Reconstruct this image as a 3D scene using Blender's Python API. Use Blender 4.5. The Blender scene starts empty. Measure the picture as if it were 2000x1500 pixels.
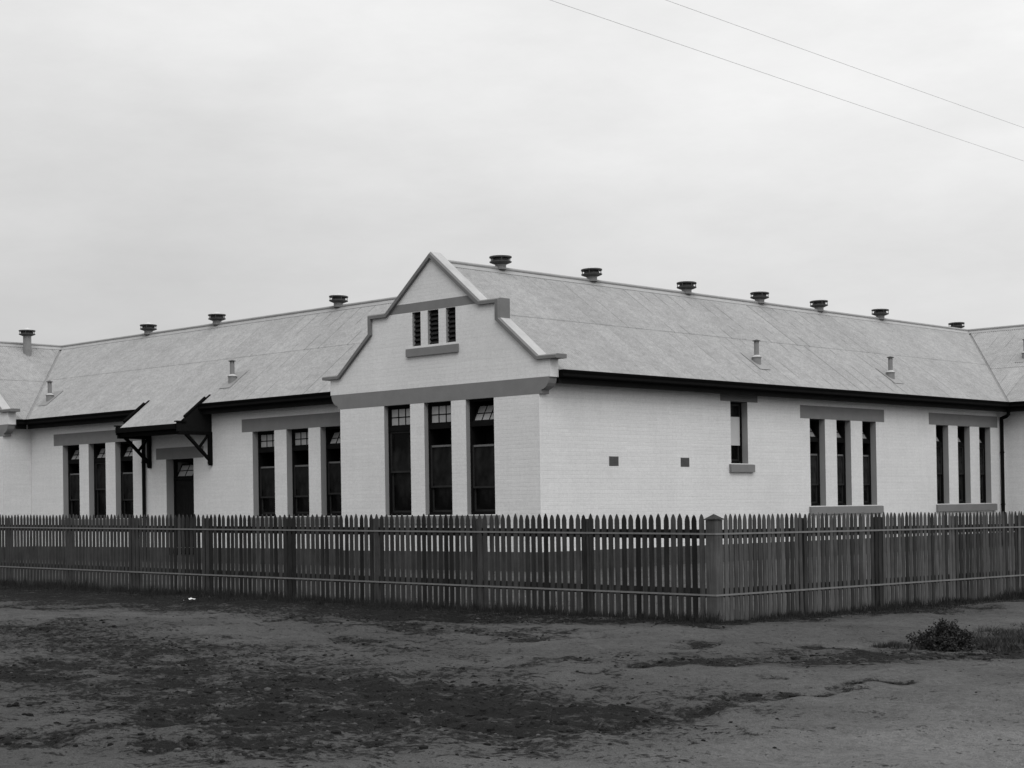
import bpy, bmesh, math, random
import numpy as np
from mathutils import Vector, Matrix, noise as mnoise

random.seed(7)
rng = np.random.default_rng(11)
scene = bpy.context.scene
COL = scene.collection

# ------------------------------------------------------------------ camera
CAM_H = 1.4
YAW, PITCH, ROLL = 0.764895, 0.010518, -0.015125
FPX, PY = 3285.55, 958.4
def cam_axes():
    cy, sy = math.cos(YAW), math.sin(YAW)
    r = Vector((cy, sy, 0)); f = Vector((-sy, cy, 0)); u = Vector((0, 0, 1))
    f2 = f*math.cos(PITCH) + u*math.sin(PITCH); u2 = u*math.cos(PITCH) - f*math.sin(PITCH)
    return r*math.cos(ROLL) + u2*math.sin(ROLL), u2*math.cos(ROLL) - r*math.sin(ROLL), f2
CR, CU, CF = cam_axes()
cam = bpy.data.objects.new('camera', bpy.data.cameras.new('camera'))
COL.objects.link(cam)
m = Matrix.Identity(4)
for i in range(3):
    m[i][0] = CR[i]; m[i][1] = CU[i]; m[i][2] = -CF[i]
m[2][3] = CAM_H
cam.matrix_world = m
cam.data.sensor_fit = 'HORIZONTAL'; cam.data.sensor_width = 36
cam.data.lens = FPX/2000*36
cam.data.shift_y = (PY - 750)/2000
cam.data.clip_start = 0.1; cam.data.clip_end = 8000
scene.camera = cam

# ------------------------------------------------------------------ world: flat grey overcast
SUN_DIR = Vector((0.52, -0.45, 0.72)).normalized()
world = bpy.data.worlds.new('World'); scene.world = world
world.use_nodes = True
wn, wl = world.node_tree.nodes, world.node_tree.links
wn.clear()
def N(nodes, kind, **kw):
    n = nodes.new(kind)
    for k, v in kw.items(): setattr(n, k, v)
    return n
def math_node(nodes, links, op, a, b=None, c=None, clamp=False):
    n = nodes.new('ShaderNodeMath'); n.operation = op; n.use_clamp = clamp
    for i, v in enumerate((a, b, c)):
        if v is None: continue
        if isinstance(v, (int, float)): n.inputs[i].default_value = v
        else: links.new(v, n.inputs[i])
    return n.outputs[0]
def W(op, a, b=None, c=None, clamp=False): return math_node(wn, wl, op, a, b, c, clamp)
tc = N(wn, 'ShaderNodeTexCoord')
sep = N(wn, 'ShaderNodeSeparateXYZ'); wl.new(tc.outputs['Generated'], sep.inputs[0])
X, Y, Z = sep.outputs
elev = W('MAXIMUM', Z, 0.0)
grad = W('MULTIPLY_ADD', elev, 1.10, 0.54)                      # overcast: the zenith is brighter than the horizon
side = W('MULTIPLY_ADD', X, 0.721, W('MULTIPLY', Y, 0.692))     # brighter cloud towards the right of the street
side = W('MULTIPLY_ADD', side, 0.36, 1.0)
mp = N(wn, 'ShaderNodeMapping'); mp.inputs['Scale'].default_value = (2.0, 2.0, 6.0)
mp.inputs['Rotation'].default_value = (0.05, 0.04, 0)
wl.new(tc.outputs['Generated'], mp.inputs[0])
nz = N(wn, 'ShaderNodeTexNoise'); nz.inputs['Scale'].default_value = 1.6; nz.inputs['Detail'].default_value = 6; nz.inputs['Roughness'].default_value = 0.55
wl.new(mp.outputs[0], nz.inputs['Vector'])
nz2 = N(wn, 'ShaderNodeTexNoise'); nz2.inputs['Scale'].default_value = 5.5; nz2.inputs['Detail'].default_value = 8; nz2.inputs['Roughness'].default_value = 0.65
wl.new(mp.outputs[0], nz2.inputs['Vector'])
cl = W('ADD', W('MULTIPLY_ADD', nz.outputs['Fac'], 0.42, 0.70), W('MULTIPLY', nz2.outputs['Fac'], 0.16))
lum = W('MULTIPLY', W('MULTIPLY', grad, side), cl)
sky = N(wn, 'ShaderNodeTexSky'); sky.sky_type = 'NISHITA'; sky.sun_disc = False
sky.sun_elevation = math.asin(SUN_DIR.z); sky.sun_rotation = math.atan2(SUN_DIR.x, SUN_DIR.y)
bw = N(wn, 'ShaderNodeRGBToBW'); wl.new(sky.outputs[0], bw.inputs[0])
lum = W('MULTIPLY_ADD', bw.outputs[0], 0.004, lum)
bg = N(wn, 'ShaderNodeBackground'); bg.inputs['Strength'].default_value = 1.0
wl.new(lum, bg.inputs['Color'])
wo = N(wn, 'ShaderNodeOutputWorld'); wl.new(bg.outputs[0], wo.inputs[0])

sun_d = bpy.data.lights.new('sun', 'SUN'); sun_d.energy = 0.9; sun_d.angle = math.radians(28)
sun_o = bpy.data.objects.new('sun', sun_d); COL.objects.link(sun_o)
sun_o.rotation_euler = SUN_DIR.to_track_quat('Z', 'Y').to_euler(); sun_o.location = (0, 0, 40)
scene.view_settings.view_transform = 'Standard'; scene.view_settings.look = 'None'
scene.view_settings.gamma = 1; scene.view_settings.use_curve_mapping = False
scene.view_settings.exposure = 0.0

# ------------------------------------------------------------------ materials (a black-and-white photograph: all greys)
def g3(v): return (v, v, v, 1)
class Mat:
    def __init__(s, name, rough=0.8, spec=0.3, base=0.5):
        s.m = bpy.data.materials.new(name); s.m.use_nodes = True
        s.n, s.l = s.m.node_tree.nodes, s.m.node_tree.links
        s.b = s.n['Principled BSDF']
        s.b.inputs['Roughness'].default_value = rough; s.b.inputs['Specular IOR Level'].default_value = spec
        s.b.inputs['Base Color'].default_value = g3(base)
        s.tc = s.n.new('ShaderNodeTexCoord')
        s.uv, s.obj = s.tc.outputs['UV'], s.tc.outputs['Object']
    def M(s, op, a, b=None, c=None, clamp=False): return math_node(s.n, s.l, op, a, b, c, clamp)
    def noise(s, src, scale, detail=4, rough=0.55, stretch=None, out='Fac', dim='3D'):
        if stretch:
            mp = s.n.new('ShaderNodeMapping'); mp.inputs['Scale'].default_value = stretch; s.l.new(src, mp.inputs[0]); src = mp.outputs[0]
        t = s.n.new('ShaderNodeTexNoise'); t.inputs['Scale'].default_value = scale; t.inputs['Detail'].default_value = detail; t.inputs['Roughness'].default_value = rough
        s.l.new(src, t.inputs['Vector']); return t.outputs[out]
    def ramp(s, x, a, b, v0, v1):
        r = s.n.new('ShaderNodeMapRange'); r.clamp = True
        s.l.new(x, r.inputs[0])
        for i, v in enumerate((a, b, v0, v1)): r.inputs[i+1].default_value = v
        return r.outputs[0]
    def color(s, x): s.l.new(x, s.b.inputs['Base Color'])
    def bump(s, h, dist=0.01, strength=1.0):
        b = s.n.new('ShaderNodeBump'); b.inputs['Distance'].default_value = dist; b.inputs['Strength'].default_value = strength
        s.l.new(h, b.inputs['Height']); s.l.new(b.outputs[0], s.b.inputs['Normal'])

def brick_mat(name, base, var, bumpd):
    k = Mat(name, 0.85, 0.25)
    t = k.n.new('ShaderNodeTexBrick')
    wob = k.n.new('ShaderNodeVectorMath'); wob.operation = 'MULTIPLY_ADD'
    wob.inputs[1].default_value = (0.02, 0.02, 0); k.l.new(k.noise(k.uv, 2.2, 4, 0.6, None, 'Color'), wob.inputs[0]); k.l.new(k.uv, wob.inputs[2])
    k.l.new(wob.outputs[0], t.inputs['Vector'])
    t.inputs['Scale'].default_value = 1; t.inputs['Brick Width'].default_value = 0.24; t.inputs['Row Height'].default_value = 0.0855
    t.inputs['Mortar Size'].default_value = 0.006; t.inputs['Mortar Smooth'].default_value = 0.4
    t.inputs['Color1'].default_value = g3(0.47); t.inputs['Color2'].default_value = g3(0.53); t.inputs['Mortar'].default_value = g3(0.455)
    bwn = k.n.new('ShaderNodeRGBToBW'); k.l.new(t.outputs['Color'], bwn.inputs[0])
    big = k.noise(k.uv, 0.55, 5, 0.6)
    fine = k.noise(k.uv, 38, 3, 0.7)
    strk = k.noise(k.uv, 1.0, 4, 0.6, (5.0, 0.7, 1))
    run = k.noise(k.uv, 1.0, 4, 0.6, (0.35, 11, 1))
    v = k.M('MULTIPLY_ADD', bwn.outputs[0], 0.55*base, 0.725*base)
    v = k.M('MULTIPLY', v, k.ramp(big, 0.25, 0.75, 1-var, 1+var))
    v = k.M('MULTIPLY', v, k.M('MULTIPLY', k.ramp(fine, 0.25, 0.75, 0.88, 1.12), k.ramp(k.noise(k.uv, 14, 3, 0.7), 0.3, 0.7, 0.94, 1.06)))
    v = k.M('MULTIPLY', v, k.ramp(strk, 0.3, 0.7, 0.965, 1.02))
    v = k.M('MULTIPLY', v, k.ramp(run, 0.3, 0.7, 0.96, 1.03))
    k.color(v)
    h = k.M('MULTIPLY_ADD', t.outputs['Fac'], -1.0, k.M('MULTIPLY', fine, 0.5))
    k.bump(h, bumpd, 0.5)
    return k.m
M_WALL = brick_mat('limewashed_brick', 0.68, 0.06, 0.004)
M_PLINTH = brick_mat('dark_brick_plinth', 0.06, 0.15, 0.008)

def plain(name, base, rough=0.8, spec=0.3, var=0.1, scale=3.0, bump=0.002):
    k = Mat(name, rough, spec)
    a = k.noise(k.uv, scale, 5, 0.6); b = k.noise(k.uv, scale*14, 3, 0.6)
    v = k.M('MULTIPLY', k.ramp(a, 0.25, 0.75, base*(1-var), base*(1+var)), k.ramp(b, 0.25, 0.75, 1-var*0.6, 1+var*0.6))
    k.color(v)
    if bump: k.bump(b, bump, 0.5)
    return k.m
M_TRIM = plain('grey_painted_cement', 0.19, 0.8, 0.25, 0.09)
M_COPE = plain('weathered_cement_coping', 0.165, 0.85, 0.25, 0.14, 2.5, 0.004)
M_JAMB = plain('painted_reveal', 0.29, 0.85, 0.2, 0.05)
M_DARK = plain('dark_oil_paint', 0.005, 0.85, 0.05, 0.2)
M_FASC = plain('dark_fascia_paint', 0.010, 0.85, 0.08, 0.2)
M_FRAME = plain('dark_window_paint', 0.007, 0.8, 0.05, 0.25)
M_SASH = plain('sash_paint', 0.022, 0.7, 0.15, 0.3)
M_DOOR = plain('dark_door_paint', 0.010, 0.8, 0.06, 0.25, 4)
M_RAIL = plain('pale_sash_bead', 0.12, 0.7, 0.2, 0.2)
M_LOUVRE = plain('dark_louvre', 0.022, 0.8, 0.1, 0.2)
M_GRILLE = plain('iron_air_brick', 0.085, 0.8, 0.2, 0.15, 8)
M_GALV = plain('galvanised_pipe', 0.20, 0.6, 0.35, 0.12, 6)
M_GALVL = plain('bright_galvanised', 0.46, 0.5, 0.4, 0.12, 6)
M_VENTD = plain('dark_vent_metal', 0.07, 0.7, 0.25, 0.2, 6)
M_LEAD = plain('lead_flashing', 0.24, 0.6, 0.3, 0.12, 4)
M_BLIND = plain('holland_blind', 0.5, 0.9, 0.1, 0.05, 3, 0)
M_PAPER = plain('white_paper', 0.7, 0.9, 0.1, 0.05, 6, 0)
M_HOOP = plain('galvanised_hoop_iron', 0.16, 0.6, 0.3, 0.18, 9, 0)
M_WIRE = plain('overhead_wire_metal', 0.62, 0.6, 0.2, 0.05, 3, 0)

def glass(name, base, rough, spec):
    k = Mat(name, rough, spec)
    n = k.noise(k.obj, 1.3, 4, 0.6, (1, 1, 0.6))
    k.color(k.ramp(n, 0.42, 0.66, base*0.25, base*2.2))  # lighter blotches painted into the pane as faint reflections
    return k.m
M_GLASS = glass('dark_window_glass', 0.011, 0.12, 0.06)
M_GLASSR = glass('painted_reflection_glass', 0.022, 0.2, 0.12)  # paler panes, with mottled reflection put into the colour
M_FROST = plain('obscured_glass', 0.30, 0.35, 0.35, 0.16, 1.3, 0)

def roof_mat():
    k = Mat('corrugated_iron', 0.6, 0.3)
    sp = k.n.new('ShaderNodeSeparateXYZ'); k.l.new(k.uv, sp.inputs[0]); u, v = sp.outputs[0], sp.outputs[1]
    row = k.M('FLOOR', k.M('DIVIDE', v, 2.32))
    cu = k.M('DIVIDE', k.M('MULTIPLY_ADD', row, 0.31, u), 0.608)
    col = k.M('FLOOR', cu)
    cb = k.n.new('ShaderNodeCombineXYZ'); k.l.new(col, cb.inputs[0]); k.l.new(row, cb.inputs[1])
    wn_ = k.n.new('ShaderNodeTexWhiteNoise'); wn_.noise_dimensions = '3D'; k.l.new(cb.outputs[0], wn_.inputs['Vector'])
    tone = k.ramp(wn_.outputs['Value'], 0, 1, 0.955, 1.045)
    fr = k.M('FRACT', cu)
    seam = k.M('LESS_THAN', fr, 0.045)
    brk = k.ramp(k.noise(k.uv, 1.0, 2, 0.6, (0.9, 0.8, 1)), 0.46, 0.54, 0, 0.34)
    seam = k.M('SUBTRACT', 1.0, k.M('MULTIPLY', seam, brk))
    big = k.noise(k.uv, 0.5, 6, 0.65); mid = k.noise(k.uv, 4.0, 6, 0.75, (1.0, 1.0, 1)); fine = k.noise(k.uv, 17, 4, 0.8)
    spot = k.ramp(k.noise(k.uv, 11, 3, 0.6), 0.62, 0.72, 1.0, 0.88)
    x = k.M('MULTIPLY', tone, seam)
    for t_ in (k.ramp(big, 0.3, 0.7, 0.90, 1.08), k.ramp(mid, 0.3, 0.7, 0.82, 1.16), k.ramp(fine, 0.28, 0.72, 0.78, 1.22), spot):
        x = k.M('MULTIPLY', x, t_)
    k.color(k.M('MULTIPLY', x, 0.285))
    k.bump(fine, 0.002, 0.4)
    return k.m
M_ROOF = roof_mat()

def wood_mat(name, base):
    k = Mat(name, 0.9, 0.12)
    info = k.n.new('ShaderNodeObjectInfo')
    off = k.n.new('ShaderNodeVectorMath'); off.operation = 'ADD'; k.l.new(k.obj, off.inputs[0])
    cb = k.n.new('ShaderNodeCombineXYZ'); k.l.new(k.M('MULTIPLY', info.outputs['Random'], 57.0), cb.inputs[2]); k.l.new(cb.outputs[0], off.inputs[1])
    gr = k.noise(off.outputs[0], 1.0, 5, 0.65, (55, 55, 2.2)); bl = k.noise(off.outputs[0], 2.6, 4, 0.6)
    v = k.M('MULTIPLY', k.ramp(gr, 0.25, 0.75, base*0.55, base*1.45), k.M('POWER', k.ramp(info.outputs['Random'], 0, 1, 0.45, 1.65), 1.15))
    v = k.M('MULTIPLY', v, k.ramp(bl, 0.3, 0.72, 0.68, 1.25))
    k.color(v); k.bump(gr, 0.003, 0.6)
    return k.m
M_WOOD = wood_mat('weathered_hardwood', 0.036)
M_WOODR = wood_mat('sunlit_tone_hardwood', 0.056)  # paler copy of the fence wood: the sunward run's light put into its colour
M_RAILW = wood_mat('dark_rail_timber', 0.014)
M_POST = wood_mat('grey_post_timber', 0.052)

def ground_mat():
    k = Mat('sandy_dirt', 0.95, 0.1)
    at = k.n.new('ShaderNodeAttribute'); at.attribute_name = 'mud'
    pa = k.n.new('ShaderNodeAttribute'); pa.attribute_name = 'pale'
    a = k.noise(k.obj, 0.45, 6, 0.65); b = k.noise(k.obj, 4.5, 6, 0.7); c = k.noise(k.obj, 16, 5, 0.75); d = k.noise(k.obj, 95, 3, 0.7)
    sand = k.ramp(a, 0.3, 0.7, 0.060, 0.098)
    for t_ in (k.ramp(b, 0.3, 0.7, 0.78, 1.2), k.ramp(c, 0.3, 0.7, 0.68, 1.3), k.ramp(d, 0.28, 0.72, 0.65, 1.35)): sand = k.M('MULTIPLY', sand, t_)
    sand = k.M('MULTIPLY', sand, k.M('MULTIPLY_ADD', pa.outputs['Fac'], 1.0, 1.0))
    e = k.noise(k.obj, 1.6, 5, 0.65, (1.0, 1.0, 1.0))
    B, C_, D_n, E_n = (k.ramp(q, lo, hi, -0.5, 0.5) for q, lo, hi in ((b, 0.3, 0.7), (c, 0.32, 0.68), (d, 0.3, 0.7), (e, 0.3, 0.7)))
    th = k.M('MULTIPLY_ADD', B, 0.80, k.M('MULTIPLY_ADD', C_, 1.45, k.M('MULTIPLY_ADD', D_n, 0.45, k.M('MULTIPLY_ADD', E_n, 0.85, k.M('MULTIPLY', at.outputs['Fac'], 1.12)))))
    f = k.ramp(th, 0.46, 0.95, 0, 1)
    mud = k.M('MULTIPLY', k.ramp(c, 0.3, 0.7, 0.0045, 0.015), k.ramp(d, 0.25, 0.75, 0.75, 1.25))
    mx = k.n.new('ShaderNodeMix'); mx.data_type = 'FLOAT'
    k.l.new(f, mx.inputs[0]); k.l.new(sand, mx.inputs[2]); k.l.new(mud, mx.inputs[3])
    k.color(mx.outputs[0])
    h = k.M('ADD', k.M('MULTIPLY', b, 1.2), k.M('MULTIPLY_ADD', c, 0.6, k.M('MULTIPLY_ADD', d, 0.25, k.M('MULTIPLY', f, 0.35))))
    k.bump(h, 0.05, 1.0)
    return k.m
M_GROUND = ground_mat()
M_CLOD = plain('damp_clods', 0.013, 0.95, 0.05, 0.4, 2.0, 0.0)
M_PEBBLE = plain('sand_lumps', 0.07, 0.95, 0.05, 0.35, 2.0, 0.0)

def leaf_mat(name, lo, hi):
    k = Mat(name, 0.8, 0.2)
    n = k.noise(k.obj, 6, 4, 0.6)
    k.color(k.ramp(n, 0.3, 0.7, lo, hi)); return k.m
M_GRASS = leaf_mat('dry_grass', 0.010, 0.028)
M_VERGE = leaf_mat('verge_weeds', 0.02, 0.05)
M_LEAF = leaf_mat('bush_leaves', 0.012, 0.045)
M_TWIG = leaf_mat('bush_twigs', 0.02, 0.04)

# ------------------------------------------------------------------ mesh helpers
class MB:
    """collects polygons, then links them as ONE mesh object"""
    def __init__(s): s.v = []; s.f = []; s.mi = []; s.uv = {}
    def poly(s, pts, m=0, uv=None):
        i = len(s.v); s.v += [tuple(p) for p in pts]
        s.f.append(tuple(range(i, i+len(pts)))); s.mi.append(m)
        if uv: s.uv[len(s.f)-1] = uv
    def box(s, x0, x1, y0, y1, z0, z1, m=0):
        p = [(x, y, z) for z in (z0, z1) for y in (y0, y1) for x in (x0, x1)]
        s.hexa(p, m)
    def hexa(s, p, m=0):
        i = len(s.v); s.v += [tuple(q) for q in p]
        for f in ((0, 2, 3, 1), (4, 5, 7, 6), (0, 1, 5, 4), (2, 6, 7, 3), (0, 4, 6, 2), (1, 3, 7, 5)):
            s.f.append(tuple(i+j for j in f)); s.mi.append(m)
    def bar(s, a, b, w, d, m=0, up=Vector((0, 0, 1))):
        a, b = Vector(a), Vector(b); t = (b-a).normalized()
        if abs(t.dot(up)) > 0.95: up = Vector((0, 1, 0))
        sx = t.cross(up).normalized(); sy = sx.cross(t).normalized()
        p = [q + sx*(i*w/2) + sy*(j*d/2) for q in (a, b) for j in (-1, 1) for i in (-1, 1)]
        s.hexa(p, m)
    def prism(s, pts, y0, y1, m=0, axis='y', mside=None):
        """pts: outline (h, z), extruded along y (or x)"""
        mk = (lambda h, z, d: (h, d, z)) if axis == 'y' else (lambda h, z, d: (d, h, z))
        s.poly([mk(h, z, y0) for h, z in pts], m); s.poly([mk(h, z, y1) for h, z in reversed(pts)], m)
        n = len(pts)
        for i in range(n):
            a, b = pts[i], pts[(i+1) % n]
            s.poly([mk(*a, y0), mk(*a, y1), mk(*b, y1), mk(*b, y0)], m if mside is None else mside)
    def tube(s, path, r, n=8, m=0, cap=True):
        path = [Vector(p) for p in path]; rings = []
        for i, p in enumerate(path):
            t = (path[min(i+1, len(path)-1)] - path[max(i-1, 0)]).normalized()
            up = Vector((0, 0, 1)) if abs(t.z) < 0.9 else Vector((0, 1, 0))
            a = t.cross(up).normalized(); b = a.cross(t).normalized()
            i0 = len(s.v); rings.append(i0)
            s.v += [tuple(p + a*(math.cos(k*2*math.pi/n)*r) + b*(math.sin(k*2*math.pi/n)*r)) for k in range(n)]
        for i0, i1 in zip(rings, rings[1:]):
            for k in range(n):
                s.f.append((i0+k, i0+(k+1) % n, i1+(k+1) % n, i1+k)); s.mi.append(m)
        if cap:
            s.f.append(tuple(range(rings[0], rings[0]+n))); s.mi.append(m)
            s.f.append(tuple(reversed(range(rings[-1], rings[-1]+n)))); s.mi.append(m)
    def lathe(s, prof, n=20, c=(0, 0, 0), m=0):
        rings = []
        for r, z in prof:
            rings.append(len(s.v))
            s.v += [(c[0]+r*math.cos(k*2*math.pi/n), c[1]+r*math.sin(k*2*math.pi/n), c[2]+z) for k in range(n)]
        for i0, i1 in zip(rings, rings[1:]):
            for k in range(n):
                s.f.append((i0+k, i0+(k+1) % n, i1+(k+1) % n, i1+k)); s.mi.append(m)
    def build(s, name, mats, parent=None, origin=(0, 0, 0), smooth=False):
        """geometry is given in world space; origin = where the object's own zero lies"""
        if not isinstance(mats, (list, tuple)): mats = [mats]
        o0 = Vector(origin)
        me = bpy.data.meshes.new(name)
        me.from_pydata([tuple(Vector(p)-o0) for p in s.v], [], s.f)
        for mt in mats: me.materials.append(mt)
        me.polygons.foreach_set('material_index', s.mi)
        if smooth: me.polygons.foreach_set('use_smooth', [True]*len(s.f))
        ul = me.uv_layers.new(name='UVMap')
        co = s.v; data = np.zeros((len(me.loops), 2), dtype=np.float32)
        for pi, p in enumerate(me.polygons):
            if pi in s.uv: data[p.loop_start:p.loop_start+p.loop_total] = s.uv[pi]; continue
            nx, ny, nz_ = (abs(c) for c in p.normal)
            for k, vi in enumerate(s.f[pi]):
                x, y, z = co[vi]
                data[p.loop_start+k] = (x, z) if ny >= nx and ny >= nz_ else ((y, z) if nx >= nz_ else (x, y))
        ul.data.foreach_set('uv', data.ravel())
        ob = bpy.data.objects.new(name, me); COL.objects.link(ob)
        if parent: ob.parent = parent; ob.location = o0 - world_loc(parent)
        else: ob.location = o0
        return ob
def world_loc(o):
    p = Vector(o.location)
    while o.parent: o = o.parent; p += Vector(o.location)
    return p
def tag(o, label=None, cat=None, group=None, kind=None):
    for k, v in (('label', label), ('category', cat), ('group', group), ('kind', kind)):
        if v: o[k] = v
    return o
def empty(name, loc, parent=None):
    o = bpy.data.objects.new(name, None); COL.objects.link(o); o.empty_display_size = 0.3
    if parent: o.parent = parent; o.location = Vector(loc) - world_loc(parent)
    else: o.location = loc
    return o
def copy_tree(o, parent, loc):
    """copy of a part with its sub-parts; loc in world space"""
    c = o.copy(); COL.objects.link(c); c.parent = parent; c.location = Vector(loc) - world_loc(parent)
    for ch in list(o.children):
        d = ch.copy(); COL.objects.link(d); d.parent = c
    return c

# ------------------------------------------------------------------ ground
GX, GY = -12.224, 16.247                       # the fence corner
S0 = GX*0.722 + GY*0.692
def sstep(t): t = np.clip(t, 0, 1); return t*t*(3-2*t)
def gz(x, y):
    """lie of the land: falls gently to the right along the street, level at the building"""
    s = np.clip(np.asarray(x)*0.722 + np.asarray(y)*0.692, -40, 40) - S0
    d = np.minimum(GX - np.asarray(x), np.asarray(y) - GY)
    return -0.0108*s*(1 - sstep((d-0.5)/8))
def vnoise(x, y, seed):
    r = np.random.default_rng(seed); tab = r.random((256, 256))
    xi, yi = np.floor(x).astype(int), np.floor(y).astype(int); fx, fy = x-xi, y-yi
    fx, fy = fx*fx*(3-2*fx), fy*fy*(3-2*fy)
    t = lambda a, b: tab[a % 256, b % 256]
    return (t(xi, yi)*(1-fx)+t(xi+1, yi)*fx)*(1-fy) + (t(xi, yi+1)*(1-fx)+t(xi+1, yi+1)*fx)*fy
def fbm(x, y, seed, octv=4):
    v = 0; a = 0.5
    for i in range(octv): v = v + a*vnoise(x*2**i, y*2**i, seed+i); a *= 0.5
    return v/(1-0.5**octv)

MUD = [ ([(-10.5,8.0,2.2),(-8.6,7.6,2.0),(-7.6,8.4,1.0)],0.74), ([(-11.8,6.9,1.3),(-9.6,5.4,1.1)],0.36), ([(-13.2,8.2,1.3),(-11.2,7.6,1.1)],0.36), ([(-18,10.3,1.3),(-14,9.6,1.4),(-11.5,8.8,1.2)],0.64), ([(-16,13.6,0.9),(-12.5,13.2,0.7)],0.42), ([(-10,11.4,0.8),(-8.9,13,1.0),(-8,14.6,0.7)],0.40),
  ([(-13.5,12.0,1.0),(-10.5,10.5,0.8)],0.30), ([(-8.9,6.0,1.2),(-7.3,6.8,0.8)],0.42),
  # damp, churned or weedy streaks on the open ground: (x, y, half width) in metres, strength
 ([(-25.6,14.3,2.2),(-22.7,14.9,1.9),(-20.9,15.3,1.5)],1.0),([(-31,15.9,1.2),(-28,15.7,1.5),(-25.6,15.2,1.8)],1.0),
 ([(-20.6,15.0,2.0),(-18.8,15.3,2.0),(-16.5,15.2,1.7),(-15.1,14.8,1.2)],0.95),
 ([(-15.6,15.3,1.1),(-14.0,15.5,0.8),(-12.0,15.9,0.4)],0.9),([(-22.2,12.4,0.5),(-21.5,12.7,0.6),(-21.2,13.3,0.25)],0.9),
 ([(-18.3,10.2,0.15),(-16.6,10.0,0.2),(-14.9,9.85,0.22),(-13.3,9.44,0.28),(-11.8,8.84,0.3)],0.75),
 ([(-16.7,9.7,0.32),(-14.5,9.25,0.45),(-13.0,9.0,0.45),(-12.1,8.96,0.35)],0.7),
 ([(-13.6,7.58,0.6),(-12.9,7.53,0.65),(-12.3,7.57,0.2)],0.95),([(-13.9,8.28,0.4),(-12.7,8.34,0.45),(-11.0,8.03,0.28)],0.8),
 ([(-9.5,5.31,0.35),(-9.17,5.36,0.42),(-8.8,5.33,0.18)],0.9),
 ([(-11.0,8.65,0.25),(-10.1,8.66,0.54),(-9.2,8.58,0.9),(-8.15,8.46,1.03),(-7.6,8.5,0.74)],1.0),
 ([(-9.85,6.65,0.3),(-9.27,6.75,0.79),(-9.0,7.13,0.74),(-8.7,7.52,0.57),(-8.36,7.77,0.74),(-7.77,7.87,0.75)],1.0),
 ([(-8.4,5.77,0.26),(-7.9,6.03,0.42),(-7.6,6.36,0.43),(-7.6,6.8,0.31)],0.85),
 ([(-11.25,8.09,0.33),(-9.95,7.71,0.55),(-9.2,7.68,0.5)],0.85),([(-7.5,7.77,0.66),(-7.16,7.71,0.34)],0.9),([(-8.27,6.56,0.34),(-8.1,7.0,0.25)],0.8),
 ([(-7.9,8.63,0.42),(-7.6,9.23,0.37),(-7.44,9.88,0.26),(-7.2,10.56,0.17),(-7.1,11.43,0.12)],0.9),
 ([(-7.67,7.95,0.37),(-7.5,8.5,0.28),(-7.24,9.03,0.14)],0.9),
 ([(-9.17,11.37,0.28),(-9.1,12.28,0.5),(-8.9,13.06,0.75),(-8.5,13.85,0.62),(-8.0,14.67,0.47),(-7.66,15.03,0.41)],0.85),
 ([(-9.84,14.19,0.13),(-9.44,14.23,0.25),(-8.93,14.27,0.3)],0.8),([(-12.87,13.38,0.22),(-12.4,13.74,0.15),(-12.06,13.98,0.11)],0.8),
 ([(-12.05,12.52,0.2),(-11.8,12.66,0.2)],0.8),([(-9.2,10.43,0.1),(-8.9,10.56,0.12)],0.8),([(-10.56,13.19,0.19),(-10.37,13.61,0.19)],0.8),
 ([(-14.1,11.83,0.22),(-13.0,11.56,0.2),(-12.0,11.08,0.23)],0.8),([(-16.9,13.42,0.2),(-15.6,13.48,0.18),(-13.6,12.99,0.23)],0.85),
 ([(-14.4,13.24,0.41),(-12.9,13.01,0.44),(-12.0,12.81,0.27)],0.8),([(-10.9,11.36,0.16),(-10.3,11.36,0.2)],0.7),
 ([(-10.3,9.49,0.13),(-10.56,10.7,0.15)],0.7),([(-8.07,10.99,0.16),(-7.96,11.12,0.12)],0.8),
 ([(-12.0,16.2,0.3),(-12.0,19.0,0.45),(-11.9,22,0.6),(-11.8,27,0.6)],0.9)]
def mud_at(x, y):
    wx = x + 0.9*(fbm(x*1.1, y*1.1, 50)-0.5) + 0.6*(fbm(x*4.5, y*4.5, 60)-0.5); wy = y + 0.9*(fbm(x*1.1, y*1.1, 70)-0.5) + 0.6*(fbm(x*4.5, y*4.5, 80)-0.5)
    out = np.zeros_like(x)
    for pl, st in MUD:
        if len(pl) == 1: pl = pl*2
        for (ax, ay, aw), (bx_, by_, bw_) in zip(pl, pl[1:]):
            dx, dy = bx_-ax, by_-ay; L2 = dx*dx+dy*dy+1e-9
            t = np.clip(((wx-ax)*dx+(wy-ay)*dy)/L2, 0, 1)
            d = np.hypot(wx-ax-t*dx, wy-ay-t*dy)/(aw+(bw_-aw)*t)
            out = np.maximum(out, st*(1-sstep((d-0.05)/1.75)))
    return out
def axis(lo, hi, step, far):
    a = list(np.arange(lo, hi, step)); s = step; p = a[-1]
    while p < far: s *= 1.35; p += s; a.append(p)
    s = step; p = a[0]; b = []
    while p > -far: s *= 1.35; p -= s; b.append(p)
    return np.array(b[::-1] + a)
sa, da = axis(-9.5, 9.5, 0.055, 2500), axis(7.5, 25.0, 0.07, 2500)
S_, D_ = np.meshgrid(sa, da)
gx = (S_*0.7215 - D_*0.6924).ravel(); gy = (S_*0.6924 + D_*0.7215).ravel()
mudv = mud_at(gx, gy)
near = 1 - sstep((np.hypot(gx+10, gy-13)-16)/10)
rough = 0.14*(fbm(gx*0.45, gy*0.45, 3)-0.5) + 0.09*(fbm(gx*1.7, gy*1.7, 13)-0.5) + 0.045*(fbm(gx*6, gy*6, 23, 3)-0.5)
rough = rough - 0.035*mudv + mudv*0.06*(fbm(gx*7, gy*7, 33, 3)-0.45)
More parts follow.
